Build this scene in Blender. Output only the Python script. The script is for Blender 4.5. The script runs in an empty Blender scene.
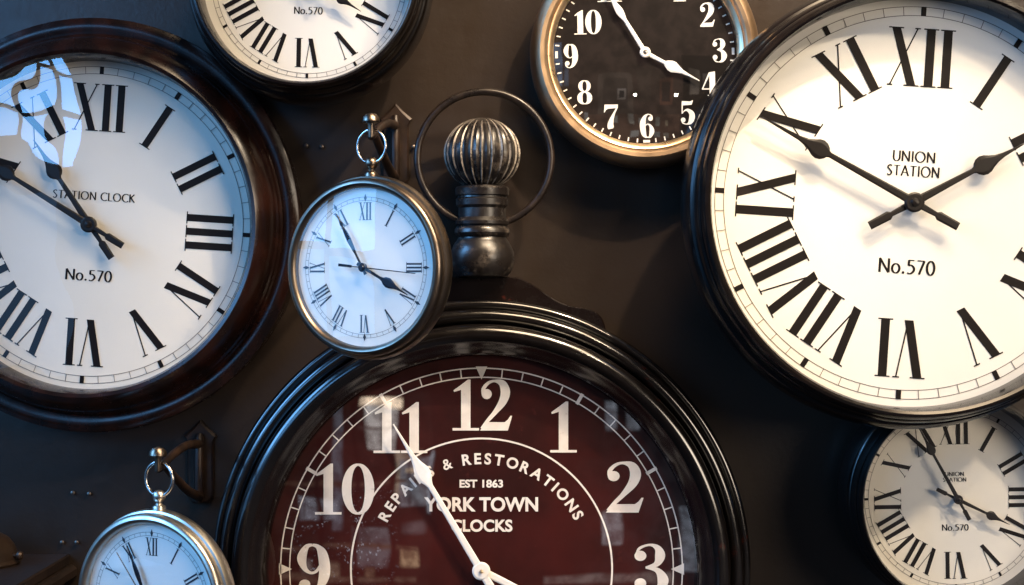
import bpy, math, random
from mathutils import Matrix, Vector
random.seed(7)
SC = bpy.context.scene
COL = SC.collection
RAD = math.radians

# ------------------------------------------------------------------ camera
CAM_D = 1.66                       # camera to wall, metres (wall is the plane y = 0)
cam = bpy.data.cameras.new('camera')
cam.sensor_width = 36.0
cam.lens = 36.0 * 1.6 / 1.024
cam.clip_start = 0.05
cam.clip_end = 100
camo = bpy.data.objects.new('camera', cam)
COL.objects.link(camo)
camo.location = (0, -CAM_D, 0)
camo.rotation_euler = (RAD(90), 0, 0)
SC.camera = camo

# ------------------------------------------------------------------ view
SC.view_settings.view_transform = 'Standard'
SC.view_settings.look = 'None'
SC.view_settings.exposure = 0.0
SC.view_settings.gamma = 1.0
SC.render.engine = 'CYCLES'
SC.cycles.max_bounces = 8
SC.cycles.transparent_max_bounces = 16
SC.cycles.use_denoising = True
SC.cycles.sample_clamp_indirect = 4.0

# ------------------------------------------------------------------ world: the dim shop interior behind the camera
W = bpy.data.worlds.new('World')
SC.world = W
W.use_nodes = True
nt = W.node_tree
nt.nodes.clear()
def wn(t, **k):
    n = nt.nodes.new(t)
    for a, b in k.items():
        setattr(n, a, b)
    return n
def link(a, b):
    nt.links.new(a, b)
def mth(op, a, b=None, clamp=False):
    n = wn('ShaderNodeMath', operation=op, use_clamp=clamp)
    for i, v in enumerate((a, b)):
        if v is None:
            continue
        if isinstance(v, (int, float)):
            n.inputs[i].default_value = v
        else:
            link(v, n.inputs[i])
    return n.outputs[0]
def smooth(v, e0, e1):
    n = wn('ShaderNodeMapRange', interpolation_type='SMOOTHSTEP')
    n.inputs['From Min'].default_value, n.inputs['From Max'].default_value = e0, e1
    link(v, n.inputs['Value'])
    return n.outputs[0]
tc = wn('ShaderNodeTexCoord')
sep = wn('ShaderNodeSeparateXYZ')
link(tc.outputs['Generated'], sep.inputs[0])
depth = mth('MAXIMUM', mth('MULTIPLY', sep.outputs['Y'], -1.0), .08)
RU = mth('DIVIDE', sep.outputs['X'], depth)        # across the far side of the shop
RV = mth('DIVIDE', sep.outputs['Z'], depth)        # up the far side of the shop
cmb = wn('ShaderNodeCombineXYZ')
link(RU, cmb.inputs['X'])
link(RV, cmb.inputs['Y'])
def noise(scale, detail):
    n = wn('ShaderNodeTexNoise')
    n.inputs['Scale'].default_value = scale
    n.inputs['Detail'].default_value = detail
    link(cmb.outputs[0], n.inputs['Vector'])
    return n.outputs['Fac']
def mixw(fac, a, b):
    x = wn('ShaderNodeMix', data_type='RGBA')
    link(fac, x.inputs[0])
    for i, v in ((6, a), (7, b)):
        if isinstance(v, tuple):
            x.inputs[i].default_value = (*v, 1)
        else:
            link(v, x.inputs[i])
    return x.outputs[2]
shop = mixw(smooth(noise(7, 3), .35, .7), (.008, .006, .005), (.030, .022, .018))
# floor half of the shop: cool sheen to the right, dark furniture to the left
shop = mixw(mth('MULTIPLY', smooth(RU, .025, .10), smooth(RV, -.06, -.12)), shop, (.085, .08, .092))
def pane(u0, u1, v0, v1, col, soft=.0018, fac=1.0):
    """one thing seen across the shop: a window, a frame, a card on the far wall"""
    global shop
    m = mth('MULTIPLY', mth('MULTIPLY', smooth(RU, u0 - soft, u0 + soft), smooth(RU, u1 + soft, u1 - soft)),
            mth('MULTIPLY', smooth(RV, v0 - soft, v0 + soft), smooth(RV, v1 + soft, v1 - soft)))
    if fac != 1.0:
        m = mth('MULTIPLY', m, fac)
    shop = mixw(m, shop, col)
# shop front and counters (low), panes of daylight and lamp-lit shelves
for u0, u1, v0, v1, c in (
        (-.150, -.050, -.200, -.062, (.055, .040, .034)),
        (-.112, -.106, -.150, -.050, (.25, .30, .38)),
        (-.090, -.073, -.098, -.071, (1.5, 1.45, 1.4)),
        (-.094, -.070, -.072, -.067, (4.2, 3.3, 2.4)),
        (-.073, -.058, -.128, -.098, (.75, .62, .48)),
        (-.140, -.131, -.092, -.070, (.45, .52, .62)),
        (-.133, -.110, -.142, -.128, (.50, .56, .68)),
        (-.070, -.050, -.135, -.103, (.52, .56, .64)),
        (-.052, -.050, -.140, -.100, (.9, 1.1, 1.3)),
        (-.070, -.058, -.170, -.159, (1.15, .80, .48)),
        (-.066, -.060, -.112, -.109, (2.2, 1.7, 1.2)),
        (-.100, -.076, -.170, -.148, (.28, .30, .34)),
        (-.146, -.058, -.1195, -.1170, (.20, .13, .09)), (-.146, -.058, -.1605, -.1580, (.24, .16, .11)), (-.146, -.060, -.1800, -.1765, (.30, .21, .15)),
        (-.0995, -.0965, -.19, -.07, (.012, .008, .007)), (-.0765, -.0735, -.20, -.10, (.012, .008, .007)), (-.1215, -.1185, -.19, -.09, (.012, .008, .007)),
        (-.116, -.108, -.1765, -.1680, (.55, .40, .28)), (-.130, -.124, -.1765, -.1660, (.40, .36, .34)), (-.092, -.086, -.1765, -.1700, (.50, .34, .22)),
        (-.1300, -.1293, -.142, -.128, (.05, .05, .05)), (-.1215, -.1208, -.142, -.128, (.05, .05, .05)), (-.0645, -.0635, -.135, -.103, (.06, .05, .05)), (-.0815, -.0808, -.098, -.0715, (.2, .18, .16)),
        (-.094, -.074, -.0850, -.0838, (.25, .22, .2)), (-.068, -.054, -.150, -.145, (.25, .24, .26)), (-.066, -.060, -.120, -.116, (.3, .3, .34)),
        (-.050, .040, -.300, -.040, (.020, .013, .012)),
        (.055, .068, -.158, -.137, (.62, .64, .70)),
        (.058, .064, -.086, -.068, (.60, .66, .78)),
        (.070, .080, -.086, -.070, (.40, .44, .52)),
        (.094, .100, -.088, -.074, (.45, .48, .55)),
        (.105, .118, -.175, -.134, (.42, .46, .56)),
        (.020, .100, -.182, -.176, (.40, .36, .34))):
    pane(u0, u1, v0, v1, tuple(2.0 * q if max(c) > .1 else q for q in c))
# chandelier glints painted into the shop colour as bluish white specks
vor = wn('ShaderNodeTexVoronoi')
vor.inputs['Scale'].default_value = 460
link(cmb.outputs[0], vor.inputs['Vector'])
glint = mth('MULTIPLY', smooth(vor.outputs['Distance'], .40, .05), smooth(noise(70, 4), .44, .60))
zone = mth('MULTIPLY', mth('MULTIPLY', smooth(RU, -.142, -.132), smooth(RU, -.068, -.078)), mth('MULTIPLY', smooth(RV, -.185, -.172), smooth(RV, -.118, -.13)))
shop = mixw(mth('MULTIPLY', glint, zone), shop, (1.9, 2.1, 2.5))
# far wall (high): dark paint, picture frames and cards pinned in rows
pane(.020, .150, .060, .20, (.24, .145, .11))
for u0, u1, v0, v1, c in (
        (.030, .105, .060, .112, (.14, .075, .052)),
        (.055, .075, .112, .136, (.12, .085, .066)), (.058, .072, .115, .133, (.07, .05, .04)), (.066, .071, .1215, .1275, (.30, .25, .22)), (.067, .070, .1225, .1265, (.02, .02, .02)),
        (.078, .086, .120, .139, (.09, .06, .045)), (.092, .1005, .118, .134, (.16, .07, .045)), (.0935, .099, .120, .132, (.05, .03, .025)),
        (.1065, .135, .092, .149, (.012, .009, .008)), (.110, .116, .124, .140, (.20, .16, .13)), (.118, .123, .126, .138, (.12, .10, .09)),
        (.0445, .0475, .1085, .1135, (.34, .33, .33)), (.0640, .0670, .1060, .1105, (.36, .33, .30)), (.0720, .0745, .1060, .1120, (.42, .38, .33)), (.0775, .0805, .1065, .1100, (.33, .31, .29)),
        (.0820, .0845, .1050, .1105, (.30, .28, .27)), (.0890, .0920, .1050, .1105, (.36, .33, .28)), (.0960, .0980, .1050, .1085, (.40, .30, .20)),
        (.0440, .0480, .0995, .1050, (.55, .75, 1.0)), (.0485, .0520, .0990, .1030, (.60, .85, 1.1)), (.0535, .0555, .0990, .1020, (.30, .33, .38)),
        (.0725, .0775, .0970, .1015, (.34, .32, .30)), (.0875, .0920, .0965, .1005, (.26, .25, .24)), (.0945, .0985, .0965, .1000, (.32, .27, .22)),
        (.0870, .0920, .0860, .0930, (.22, .21, .21)), (.0780, .0830, .0850, .0885, (.36, .33, .30)),
        (.0270, .0320, .1290, .1560, (.22, .30, .46)), (.0330, .0350, .1290, .1450, (.12, .15, .22))):
    pane(u0, u1, v0, v1, tuple(3.0 * q for q in c), .0006)
mot = mth('ADD', mth('MULTIPLY', smooth(noise(95, 4), .32, .68), .9), .45)     # the far shop is cluttered, never even
mo = wn('ShaderNodeMix', data_type='RGBA', blend_type='MULTIPLY')
mo.inputs[0].default_value = 1.0
link(shop, mo.inputs[6])
link(mot, mo.inputs[7])
shop = mo.outputs[2]
bg = wn('ShaderNodeBackground')
bg.inputs['Strength'].default_value = 1.0
link(shop, bg.inputs['Color'])
wo = wn('ShaderNodeOutputWorld')
link(bg.outputs[0], wo.inputs['Surface'])

# ------------------------------------------------------------------ lamps
def aim(o, target):
    d = Vector(target) - o.location
    o.rotation_euler = d.to_track_quat('-Z', 'Y').to_euler()
def area(name, loc, target, sx, sy, power, col):
    l = bpy.data.lights.new(name, 'AREA')
    l.shape = 'RECTANGLE'
    l.size, l.size_y = sx, sy
    l.energy = power
    l.color = col
    o = bpy.data.objects.new(name, l)
    COL.objects.link(o)
    o.location = loc
    aim(o, target)
    return o
def spot(name, loc, target, power, col, size=60, blend=.6, r=.03):
    l = bpy.data.lights.new(name, 'SPOT')
    l.energy = power
    l.color = col
    l.spot_size = RAD(size)
    l.spot_blend = blend
    l.shadow_soft_size = r
    o = bpy.data.objects.new(name, l)
    COL.objects.link(o)
    o.location = loc
    aim(o, target)
    return o
WARM = (1.0, .80, .57)
BLUE = (.17, .485, 1.0)
# shop windows on the left, daylight, in panes between glazing bars
def window(cx, cy, cz, facing, widths, heights, gap, power, roll=0.0):
    """a glazed wall: rows of panes, power per square metre for each row"""
    tot_w = sum(widths) + gap * (len(widths) - 1)
    z = cz
    for h, pw in zip(heights, power):
        x = -tot_w / 2
        for wd in widths:
            k = x + wd / 2
            zz = z + h / 2 + roll * k
            if facing == 'front':
                area('window_pane_lamp', (cx + k, cy, zz), (cx + k, 0, zz), wd, h, pw * wd * h, BLUE)
            else:
                area('window_pane_lamp', (cx, cy + k, zz), (0, cy + k, zz), wd, h, pw * wd * h, BLUE)
            x += wd + gap
        z += h + gap
window(-1.325, -2.70, .375, 'front', (.058, .050, .064, .052, .060), (.085, .10, .12, .34), .019, (26, 32, 36, 36), -.20)
window(-2.25, -2.70, .46, 'front', (.24, .24, .24, .24, .24), (.30, .50), .05, (24, 28), -.12)
window(-2.04, -2.70, -.78, 'front', (.82, .82), (.52, .52), .06, (1.6, 1.8), -.05)
window(-2.9, -1.22, -.30, 'side', (.38, .38, .38, .38), (.50, .50, .50, .50, .60), .05, (5, 14, 66, 66, 66), .10)
# warm shop lamps: spots on the ceiling, one broad ceiling panel; plus an added fill on the right
spot('spot_lamp', (1.50, -1.45, 1.45), (.52, 0, .03), 150, WARM, 44, .9, .07)
spot('spot_lamp', (1.15, -1.75, 1.60), (.50, 0, .03), 60, WARM, 44, .9, .07)
spot('spot_lamp', (.50, -.75, 1.15), (.055, 0, .10), 92, WARM, 38, .9, .02)
area('ceiling_panel_lamp', (.52, -.92, 1.45), (.26, 0, .0), 1.0, .62, 6.8, (1.0, .75, .49)).data.spread = RAD(62)
area('right_fill_area', (2.60, -3.0, .50), (.5, 0, -.1), 1.5, 1.2, 6.4, (1.0, .84, .66)).data.spread = RAD(46)  # unseen soft fill, added to brighten the small lower right dial
for x in (.653, .877):               # two small lamps deep in the shop, seen mirrored in the black dial
    l = bpy.data.lights.new('far_lamp', 'POINT')
    l.energy = 2.5
    l.color = (1, .9, .75)
    l.shadow_soft_size = .007
    o = bpy.data.objects.new('far_lamp', l)
    COL.objects.link(o)
    o.location = (x, -7.0, 1.062)

# ------------------------------------------------------------------ materials
def mat(name, base, rough=.5, metal=0.0, coat=0.0, spec=.5, noise=None, bump=None, wear=None, rough_noise=0.0, grain=None, coat_rough=.08):
    m = bpy.data.materials.new(name)
    m.use_nodes = True
    t = m.node_tree
    b = t.nodes['Principled BSDF']
    b.inputs['Base Color'].default_value = (*base, 1)
    b.inputs['Roughness'].default_value = rough
    b.inputs['Metallic'].default_value = metal
    b.inputs['Coat Weight'].default_value = coat
    b.inputs['Coat Roughness'].default_value = coat_rough
    b.inputs['Specular IOR Level'].default_value = spec
    co = t.nodes.new('ShaderNodeTexCoord')
    last = None
    def nz(scale, detail=4, src=None, rg=.6):
        n = t.nodes.new('ShaderNodeTexNoise')
        n.inputs['Scale'].default_value = scale
        n.inputs['Detail'].default_value = detail
        n.inputs['Roughness'].default_value = rg
        t.links.new(src or co.outputs['Object'], n.inputs['Vector'])
        return n
    def mapr(src, a, b_, c, d):
        r = t.nodes.new('ShaderNodeMapRange')
        r.inputs['From Min'].default_value, r.inputs['From Max'].default_value = a, b_
        r.inputs['To Min'].default_value, r.inputs['To Max'].default_value = c, d
        t.links.new(src, r.inputs['Value'])
        return r.outputs[0]
    def mixc(fac, c1, c2):
        x = t.nodes.new('ShaderNodeMix')
        x.data_type = 'RGBA'
        t.links.new(fac, x.inputs[0])
        for s, v in ((6, c1), (7, c2)):
            if isinstance(v, tuple):
                x.inputs[s].default_value = (*v, 1)
            else:
                t.links.new(v, x.inputs[s])
        return x.outputs[2]
    col = None
    if noise:                                  # (scale, other colour, lo, hi)
        col = mixc(mapr(nz(noise[0], 6).outputs['Fac'], noise[2], noise[3], 0, 1), base, noise[1])
    if grain:                                  # (other colour, across, along)
        mp = t.nodes.new('ShaderNodeMapping')
        mp.inputs['Scale'].default_value = grain[1]
        t.links.new(co.outputs['Object'], mp.inputs['Vector'])
        wv = t.nodes.new('ShaderNodeTexWave')
        wv.inputs['Scale'].default_value = grain[2]
        wv.inputs['Distortion'].default_value = 9
        wv.inputs['Detail'].default_value = 3
        wv.inputs['Detail Scale'].default_value = 1.4
        t.links.new(mp.outputs[0], wv.inputs['Vector'])
        col = mixc(mapr(wv.outputs['Fac'], .1, .9, 0, 1), col or base, grain[0])
    if wear:                                   # (scale, colour, lo, hi)
        col = mixc(mapr(nz(wear[0], 8, rg=.7).outputs['Fac'], wear[2], wear[3], 0, 1), col or base, wear[1])
    if col:
        t.links.new(col, b.inputs['Base Color'])
    if rough_noise:
        t.links.new(mapr(nz(60, 6).outputs['Fac'], .3, .7, rough - rough_noise, rough + rough_noise), b.inputs['Roughness'])
    if bump:                                   # (scale, strength, distance)
        bp = t.nodes.new('ShaderNodeBump')
        bp.inputs['Strength'].default_value = bump[1]
        bp.inputs['Distance'].default_value = bump[2]
        t.links.new(nz(bump[0], 5).outputs['Fac'], bp.inputs['Height'])
        t.links.new(bp.outputs[0], b.inputs['Normal'])
    return m

def glass_mat(name, scale, dist, rough=0.0):
    m = bpy.data.materials.new(name)
    m.use_nodes = True
    t = m.node_tree
    t.nodes.clear()
    tr = t.nodes.new('ShaderNodeBsdfTransparent')
    tr.inputs[0].default_value = (.985, .99, .985, 1)
    gl = t.nodes.new('ShaderNodeBsdfGlossy')
    gl.inputs['Roughness'].default_value = rough
    gl.inputs['Color'].default_value = (1, 1, 1, 1)
    co = t.nodes.new('ShaderNodeTexCoord')            # old glass is never quite flat
    nz = t.nodes.new('ShaderNodeTexNoise')
    nz.inputs['Scale'].default_value = scale
    nz.inputs['Detail'].default_value = 1.0
    t.links.new(co.outputs['Object'], nz.inputs['Vector'])
    bp = t.nodes.new('ShaderNodeBump')
    bp.inputs['Strength'].default_value = 1.0
    bp.inputs['Distance'].default_value = dist
    t.links.new(nz.outputs['Fac'], bp.inputs['Height'])
    t.links.new(bp.outputs[0], gl.inputs['Normal'])
    lw = t.nodes.new('ShaderNodeLayerWeight')     # Schlick reflectance, the same from both sides
    pw = t.nodes.new('ShaderNodeMath')
    pw.operation = 'POWER'
    pw.inputs[1].default_value = 5
    t.links.new(lw.outputs['Facing'], pw.inputs[0])
    mu = t.nodes.new('ShaderNodeMath')
    mu.operation = 'MULTIPLY_ADD'
    mu.use_clamp = True
    mu.inputs[1].default_value = .92
    mu.inputs[2].default_value = .078             # two faces of the pane
    t.links.new(pw.outputs[0], mu.inputs[0])
    mi = t.nodes.new('ShaderNodeMixShader')
    t.links.new(mu.outputs[0], mi.inputs[0])
    t.links.new(tr.outputs[0], mi.inputs[1])
    t.links.new(gl.outputs[0], mi.inputs[2])
    o = t.nodes.new('ShaderNodeOutputMaterial')
    t.links.new(mi.outputs[0], o.inputs[0])
    return m

M = {}
M['wall'] = mat('painted_wall', (.0190, .0128, .0094), .33, spec=.40, noise=(4, (.0250, .0172, .0130), .35, .7), bump=(150, .20, .0012), wear=(28, (.030, .0235, .019), .68, .80), rough_noise=.05)
M['black_wood'] = mat('black_lacquered_wood', (.0042, .0034, .0032), .20, spec=.5, noise=(14, (.009, .0055, .0045), .4, .7), rough_noise=.05)
M['mahogany'] = mat('mahogany_wood', (.0175, .0056, .0036), .25, spec=.5, grain=((.0085, .0036, .0027), (1, 1, .35), 9), rough_noise=.05)
M['york_wood'] = mat('worn_black_wood', (.0036, .0028, .0028), .17, spec=.75, wear=(20, (.034, .008, .005), .64, .67), rough_noise=.04)
M['crest_wood'] = mat('worn_crest_wood', (.0050, .0026, .0023), .26, spec=.35, wear=(18, (.040, .009, .006), .62, .66), rough_noise=.05)
M['brass_dark'] = mat('bronze_case', (.46, .325, .205), .40, metal=.95, noise=(9, (.33, .21, .125), .35, .7), bump=(260, .08, .0003), rough_noise=.06)
M['brass_lip'] = mat('polished_brass', (.80, .58, .36), .30, metal=1.0, rough_noise=.05)
M['pocket_brass'] = mat('aged_pewter', (.20, .158, .125), .33, metal=1.0, noise=(30, (.14, .11, .085), .4, .7), bump=(300, .06, .0003), rough_noise=.06)
M['pocket_silver'] = mat('brushed_nickel', (.60, .55, .48), .34, metal=1.0, noise=(30, (.48, .43, .36), .4, .75), bump=(300, .05, .0003), rough_noise=.06)
M['steel'] = mat('bright_steel', (.62, .60, .58), .22, metal=1.0)
M['iron'] = mat('cast_iron', (.012, .0085, .0075), .32, metal=.2, noise=(60, (.026, .016, .011), .45, .7), bump=(140, .25, .001), rough_noise=.08)
M['rust_iron'] = mat('rusty_iron', (.018, .0105, .008), .42, metal=.3, noise=(60, (.042, .021, .012), .45, .7), bump=(140, .3, .001), rough_noise=.08)
M['screw'] = mat('dull_screw', (.15, .125, .11), .48, metal=1.0)
M['finial'] = mat('bronzed_finial', (.010, .008, .0075), .30, metal=.0, wear=(70, (.12, .098, .08), .54, .74), bump=(110, .25, .0012), rough_noise=.1)
M['finial_edge'] = mat('rubbed_silver_edge', (.27, .235, .20), .38, metal=.3, wear=(75, (.03, .024, .02), .50, .60), bump=(150, .3, .001))
M['cream'] = mat('cream_dial_paper', (.80, .755, .68), .55, spec=.3, noise=(7, (.77, .715, .63), .4, .75))
M['white'] = mat('white_dial_enamel', (.84, .83, .80), .45, spec=.35, noise=(9, (.80, .78, .73), .4, .75))
M['union_dial'] = mat('white_dial_paper', (.80, .775, .73), .55, spec=.3, noise=(7, (.775, .745, .69), .4, .75))
M['ink'] = mat('black_ink', (.008, .0055, .005), .5, spec=.15)
M['ink_thin'] = mat('grey_ink_line', (.16, .145, .13), .6, spec=.3)
M['ink_blue'] = mat('blue_black_ink', (.025, .028, .04), .5)
M['hand_black'] = mat('black_steel_hand', (.008, .0055, .0048), .38, spec=.3, bump=(200, .1, .0004))
M['hand_blue'] = mat('blued_steel_hand', (.02, .024, .035), .25, metal=.6)
M['hand_white'] = mat('white_painted_hand', (.80, .76, .72), .45)
M['york_dial'] = mat('oxblood_dial', (.048, .0070, .0060), .5, spec=.12, noise=(9, (.022, .0046, .0040), .35, .65), wear=(34, (.095, .020, .019), .62, .82), bump=(300, .08, .0003))
M['york_ink'] = mat('cream_paint', (.78, .72, .67), .5, noise=(40, (.68, .61, .56), .4, .7), wear=(160, (.45, .36, .33), .64, .74))
M['black_dial'] = mat('black_dial_paint', (.0045, .0030, .0026), .5, spec=.12)
M['white_ink'] = mat('white_paint', (.74, .72, .69), .5)
M['glass'] = glass_mat('clock_glass', 14, .00009)
M['wavy_glass'] = glass_mat('wavy_old_glass', 11, .0010, .006)
M['board'] = mat('dark_brown_board', (.020, .0115, .0085), .45, grain=((.011, .0068, .005), (1, .3, 1), 60), bump=(90, .3, .001))
M['dome'] = mat('dull_bronze', (.055, .033, .022), .42, metal=.5, noise=(40, (.035, .022, .015), .4, .7), bump=(120, .25, .001))

# ------------------------------------------------------------------ mesh helpers
def P(px, py, y):
    d = CAM_D + y
    return Vector(((px - 512) * d / 1600, y, (292.5 - py) * d / 1600))

class MB:
    def __init__(s):
        s.v, s.f, s.m, s.mats, s.k = [], [], [], [], 0
    def mi(s, m):
        if m not in s.mats:
            s.mats.append(m)
        return s.mats.index(m)
    def add(s, vs, fs, m):
        b = len(s.v)
        s.v += [tuple(v) for v in vs]
        i = s.mi(m)
        for f in fs:
            s.f.append([b + q for q in f])
            s.m.append(i)
    def build(s, name, parent=None, smooth=True, angle=32):
        me = bpy.data.meshes.new(name)
        me.from_pydata(s.v, [], s.f)
        for m in s.mats:
            me.materials.append(m)
        for p, i in zip(me.polygons, s.m):
            p.material_index = i
            p.use_smooth = smooth
        me.update()
        if smooth:
            me.set_sharp_from_angle(angle=RAD(angle))
        o = bpy.data.objects.new(name, me)
        COL.objects.link(o)
        if parent:
            o.parent = parent
        return o
    # a surface of revolution about local z; profile = [(r, z)]
    def lathe(s, prof, m, seg=144, mod=None, ctr=(0, 0, 0), a0=0, axis=None):
        n = len(prof)
        vs = []
        for i in range(seg):
            a = 2 * math.pi * i / seg
            for j, (r, z) in enumerate(prof):
                rr = r * (mod(a, j) if mod else 1)
                v = Vector((rr * math.cos(a), rr * math.sin(a), z))
                if axis:
                    v = axis @ v
                vs.append((v.x + ctr[0], v.y + ctr[1], v.z + ctr[2]))
        fs = []
        for i in range(seg):
            i2 = (i + 1) % seg
            for j in range(n - 1):
                fs.append((i * n + j, i2 * n + j, i2 * n + j + 1, i * n + j + 1))
        s.add(vs, fs, m)
    def disc(s, r, z, m, seg=144, c=(0, 0)):
        s.add([(c[0] + r * math.cos(2 * math.pi * i / seg), c[1] + r * math.sin(2 * math.pi * i / seg), z) for i in range(seg)], [list(range(seg))], m)
    # flat printed shapes: every one lies a hair above the one before
    def z(s):
        s.k += 1
        return (s.k % 12) * 0.00003
    def poly(s, pts, z, m, T=None):
        zz = z + s.z()
        q = [(T(p) if T else p) for p in pts]
        s.add([(p[0], p[1], zz) for p in q], [list(range(len(q)))], m)
    def ringband(s, r0, r1, z, m, seg=180):
        zz = z + s.z()
        vs = []
        for i in range(seg):
            a = 2 * math.pi * i / seg
            vs += [(r0 * math.cos(a), r0 * math.sin(a), zz), (r1 * math.cos(a), r1 * math.sin(a), zz)]
        s.add(vs, [(2 * i, 2 * i + 1, (2 * i + 3) % (2 * seg), (2 * i + 2) % (2 * seg)) for i in range(seg)], m)
    def stroke(s, pts, z, m, T=None, w=None, sub=8, smooth=True):
        """pts (x, y, width): a swept pen stroke of changing width"""
        q = catmull(pts, sub) if smooth and len(pts) > 2 else pts
        zz = z + s.z()
        vs = []
        for i, p in enumerate(q):
            a = q[max(i - 1, 0)]
            b = q[min(i + 1, len(q) - 1)]
            dx, dy = b[0] - a[0], b[1] - a[1]
            L = math.hypot(dx, dy) or 1
            nx, ny = -dy / L, dx / L
            wd = (w(dx / L, dy / L) if w else p[2]) / 2
            for sgn in (1, -1):
                c = (p[0] + sgn * nx * wd, p[1] + sgn * ny * wd)
                if T:
                    c = T(c)
                vs.append((c[0], c[1], zz))
        s.add(vs, [(2 * i + 1, 2 * i + 3, 2 * i + 2, 2 * i) for i in range(len(q) - 1)], m)
    def blob(s, c, r, z, m, T=None):
        s.poly([(c[0] + r * math.cos(a * math.pi / 9), c[1] + r * math.sin(a * math.pi / 9)) for a in range(18)], z, m, T)
    def prism(s, pts, z0, z1, m):
        n = len(pts)
        s.add([(p[0], p[1], z0) for p in pts] + [(p[0], p[1], z1) for p in pts],
              [list(range(n))[::-1], list(range(n, 2 * n))] + [(i, (i + 1) % n, n + (i + 1) % n, n + i) for i in range(n)], m)
    def tube(s, pts, radii, m, seg=14, closed=False, cap=True):
        n = len(pts)
        pts = [Vector(p) for p in pts]
        if not hasattr(radii, '__len__'):
            radii = [radii] * n
        vs, prev = [], None
        for i in range(n):
            a = pts[i - 1] if (closed or i > 0) else pts[0]
            b = pts[(i + 1) % n] if (closed or i < n - 1) else pts[-1]
            d = (b - a).normalized()
            if prev is None:
                up = Vector((0, 0, 1)) if abs(d.z) < .9 else Vector((1, 0, 0))
                u = d.cross(up).normalized()
            else:
                u = (prev - d * prev.dot(d)).normalized()
            prev = u
            w = d.cross(u)
            for k in range(seg):
                t = 2 * math.pi * k / seg
                vs.append(pts[i] + radii[i] * (u * math.cos(t) + w * math.sin(t)))
        fs = []
        for i in range(n if closed else n - 1):
            j = (i + 1) % n
            for k in range(seg):
                k2 = (k + 1) % seg
                fs.append((i * seg + k, i * seg + k2, j * seg + k2, j * seg + k))
        if not closed and cap:
            fs.append(tuple(range(seg))[::-1])
            fs.append(tuple((n - 1) * seg + k for k in range(seg)))
        s.add(vs, fs, m)

def catmull(pts, sub=8):
    out = []
    n = len(pts)
    for i in range(n - 1):
        p0, p1, p2, p3 = pts[max(i - 1, 0)], pts[i], pts[i + 1], pts[min(i + 2, n - 1)]
        for k in range(sub):
            t = k / sub
            out.append(tuple(.5 * ((2 * b) + (-a + c) * t + (2 * a - 5 * b + 4 * c - d) * t * t + (-a + 3 * b - 3 * c + d) * t ** 3) for a, b, c, d in zip(p0, p1, p2, p3)))
    out.append(tuple(pts[-1]))
    return out

def thing(name, label, cat, loc=(0, 0, 0), rot=(0, 0, 0), group=None):
    o = bpy.data.objects.new(name, None)
    o.empty_display_size = .03
    COL.objects.link(o)
    o.location = loc
    o.rotation_euler = rot
    o['label'] = label
    o['category'] = cat
    if group:
        o['group'] = group
    return o

# ------------------------------------------------------------------ lettering
def xf(cx, cy, sx, sy=None, rot=0.0):
    """maps glyph units to dial plane; rot = clockwise degrees"""
    sy = sy or sx
    c, s_ = math.cos(-RAD(rot)), math.sin(-RAD(rot))
    return lambda p: (cx + c * p[0] * sx - s_ * p[1] * sy, cy + s_ * p[0] * sx + c * p[1] * sy)

def arc(cx, cy, rx, ry, a0, a1, n=10):
    return [(cx + rx * math.cos(RAD(a0 + (a1 - a0) * i / n)), cy + ry * math.sin(RAD(a0 + (a1 - a0) * i / n)), 0) for i in range(n + 1)]
PEN = {   # flared humanist capitals: width, strokes
    'U': (.72, [[(.08, 1, 0), (.08, .38, 0)] + arc(.36, .34, .28, .34, 180, 360) + [(.64, .5, 0), (.64, 1, 0)]]),
    'N': (.80, [[(.09, 0, 0), (.09, 1, 0)], [(.07, 1, 0), (.70, 0, 0)], [(.70, 0, 0), (.70, 1, 0)]]),
    'I': (.26, [[(.13, 0, 0), (.13, 1, 0)]]),
    'O': (.98, [arc(.48, .5, .42, .49, 90, 450, 28)]),
    'S': (.58, [[(.49, .88, 0), (.30, .985, 0), (.09, .78, 0), (.28, .54, 0), (.49, .28, 0), (.29, .015, 0), (.05, .12, 0)]]),
    'T': (.68, [[(.34, 0, 0), (.34, .97, 0)], [(.02, .96, 0), (.66, .96, 0)]]),
    'A': (.78, [[(.03, 0, 0), (.38, 1, 0)], [(.37, 1, 0), (.74, 0, 0)], [(.17, .33, 0), (.60, .33, 0)]]),
    'C': (.80, [arc(.50, .5, .43, .49, 48, 312, 20)]),
    'L': (.54, [[(.10, 0, 0), (.10, 1, 0)], [(.08, .035, 0), (.52, .035, 0)]]),
    'K': (.68, [[(.10, 0, 0), (.10, 1, 0)], [(.62, 1, 0), (.14, .50, 0)], [(.22, .55, 0), (.66, 0, 0)]]),
    'o': (.60, [arc(.30, .33, .25, .325, 90, 450, 22)]),
    '.': (.26, None),
    '5': (.58, [[(.14, .96, 0), (.50, .96, 0)], [(.15, .97, 0), (.13, .57, 0)], [(.13, .57, 0), (.30, .62, 0), (.49, .46, 0), (.50, .24, 0), (.28, .015, 0), (.06, .07, 0)]]),
    '7': (.58, [[(.05, .96, 0), (.55, .96, 0)], [(.53, .96, 0), (.20, 0, 0)]]),
    '0': (.62, [arc(.31, .49, .25, .485, 90, 450, 24)]),
    ' ': (.34, []),
}
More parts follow.
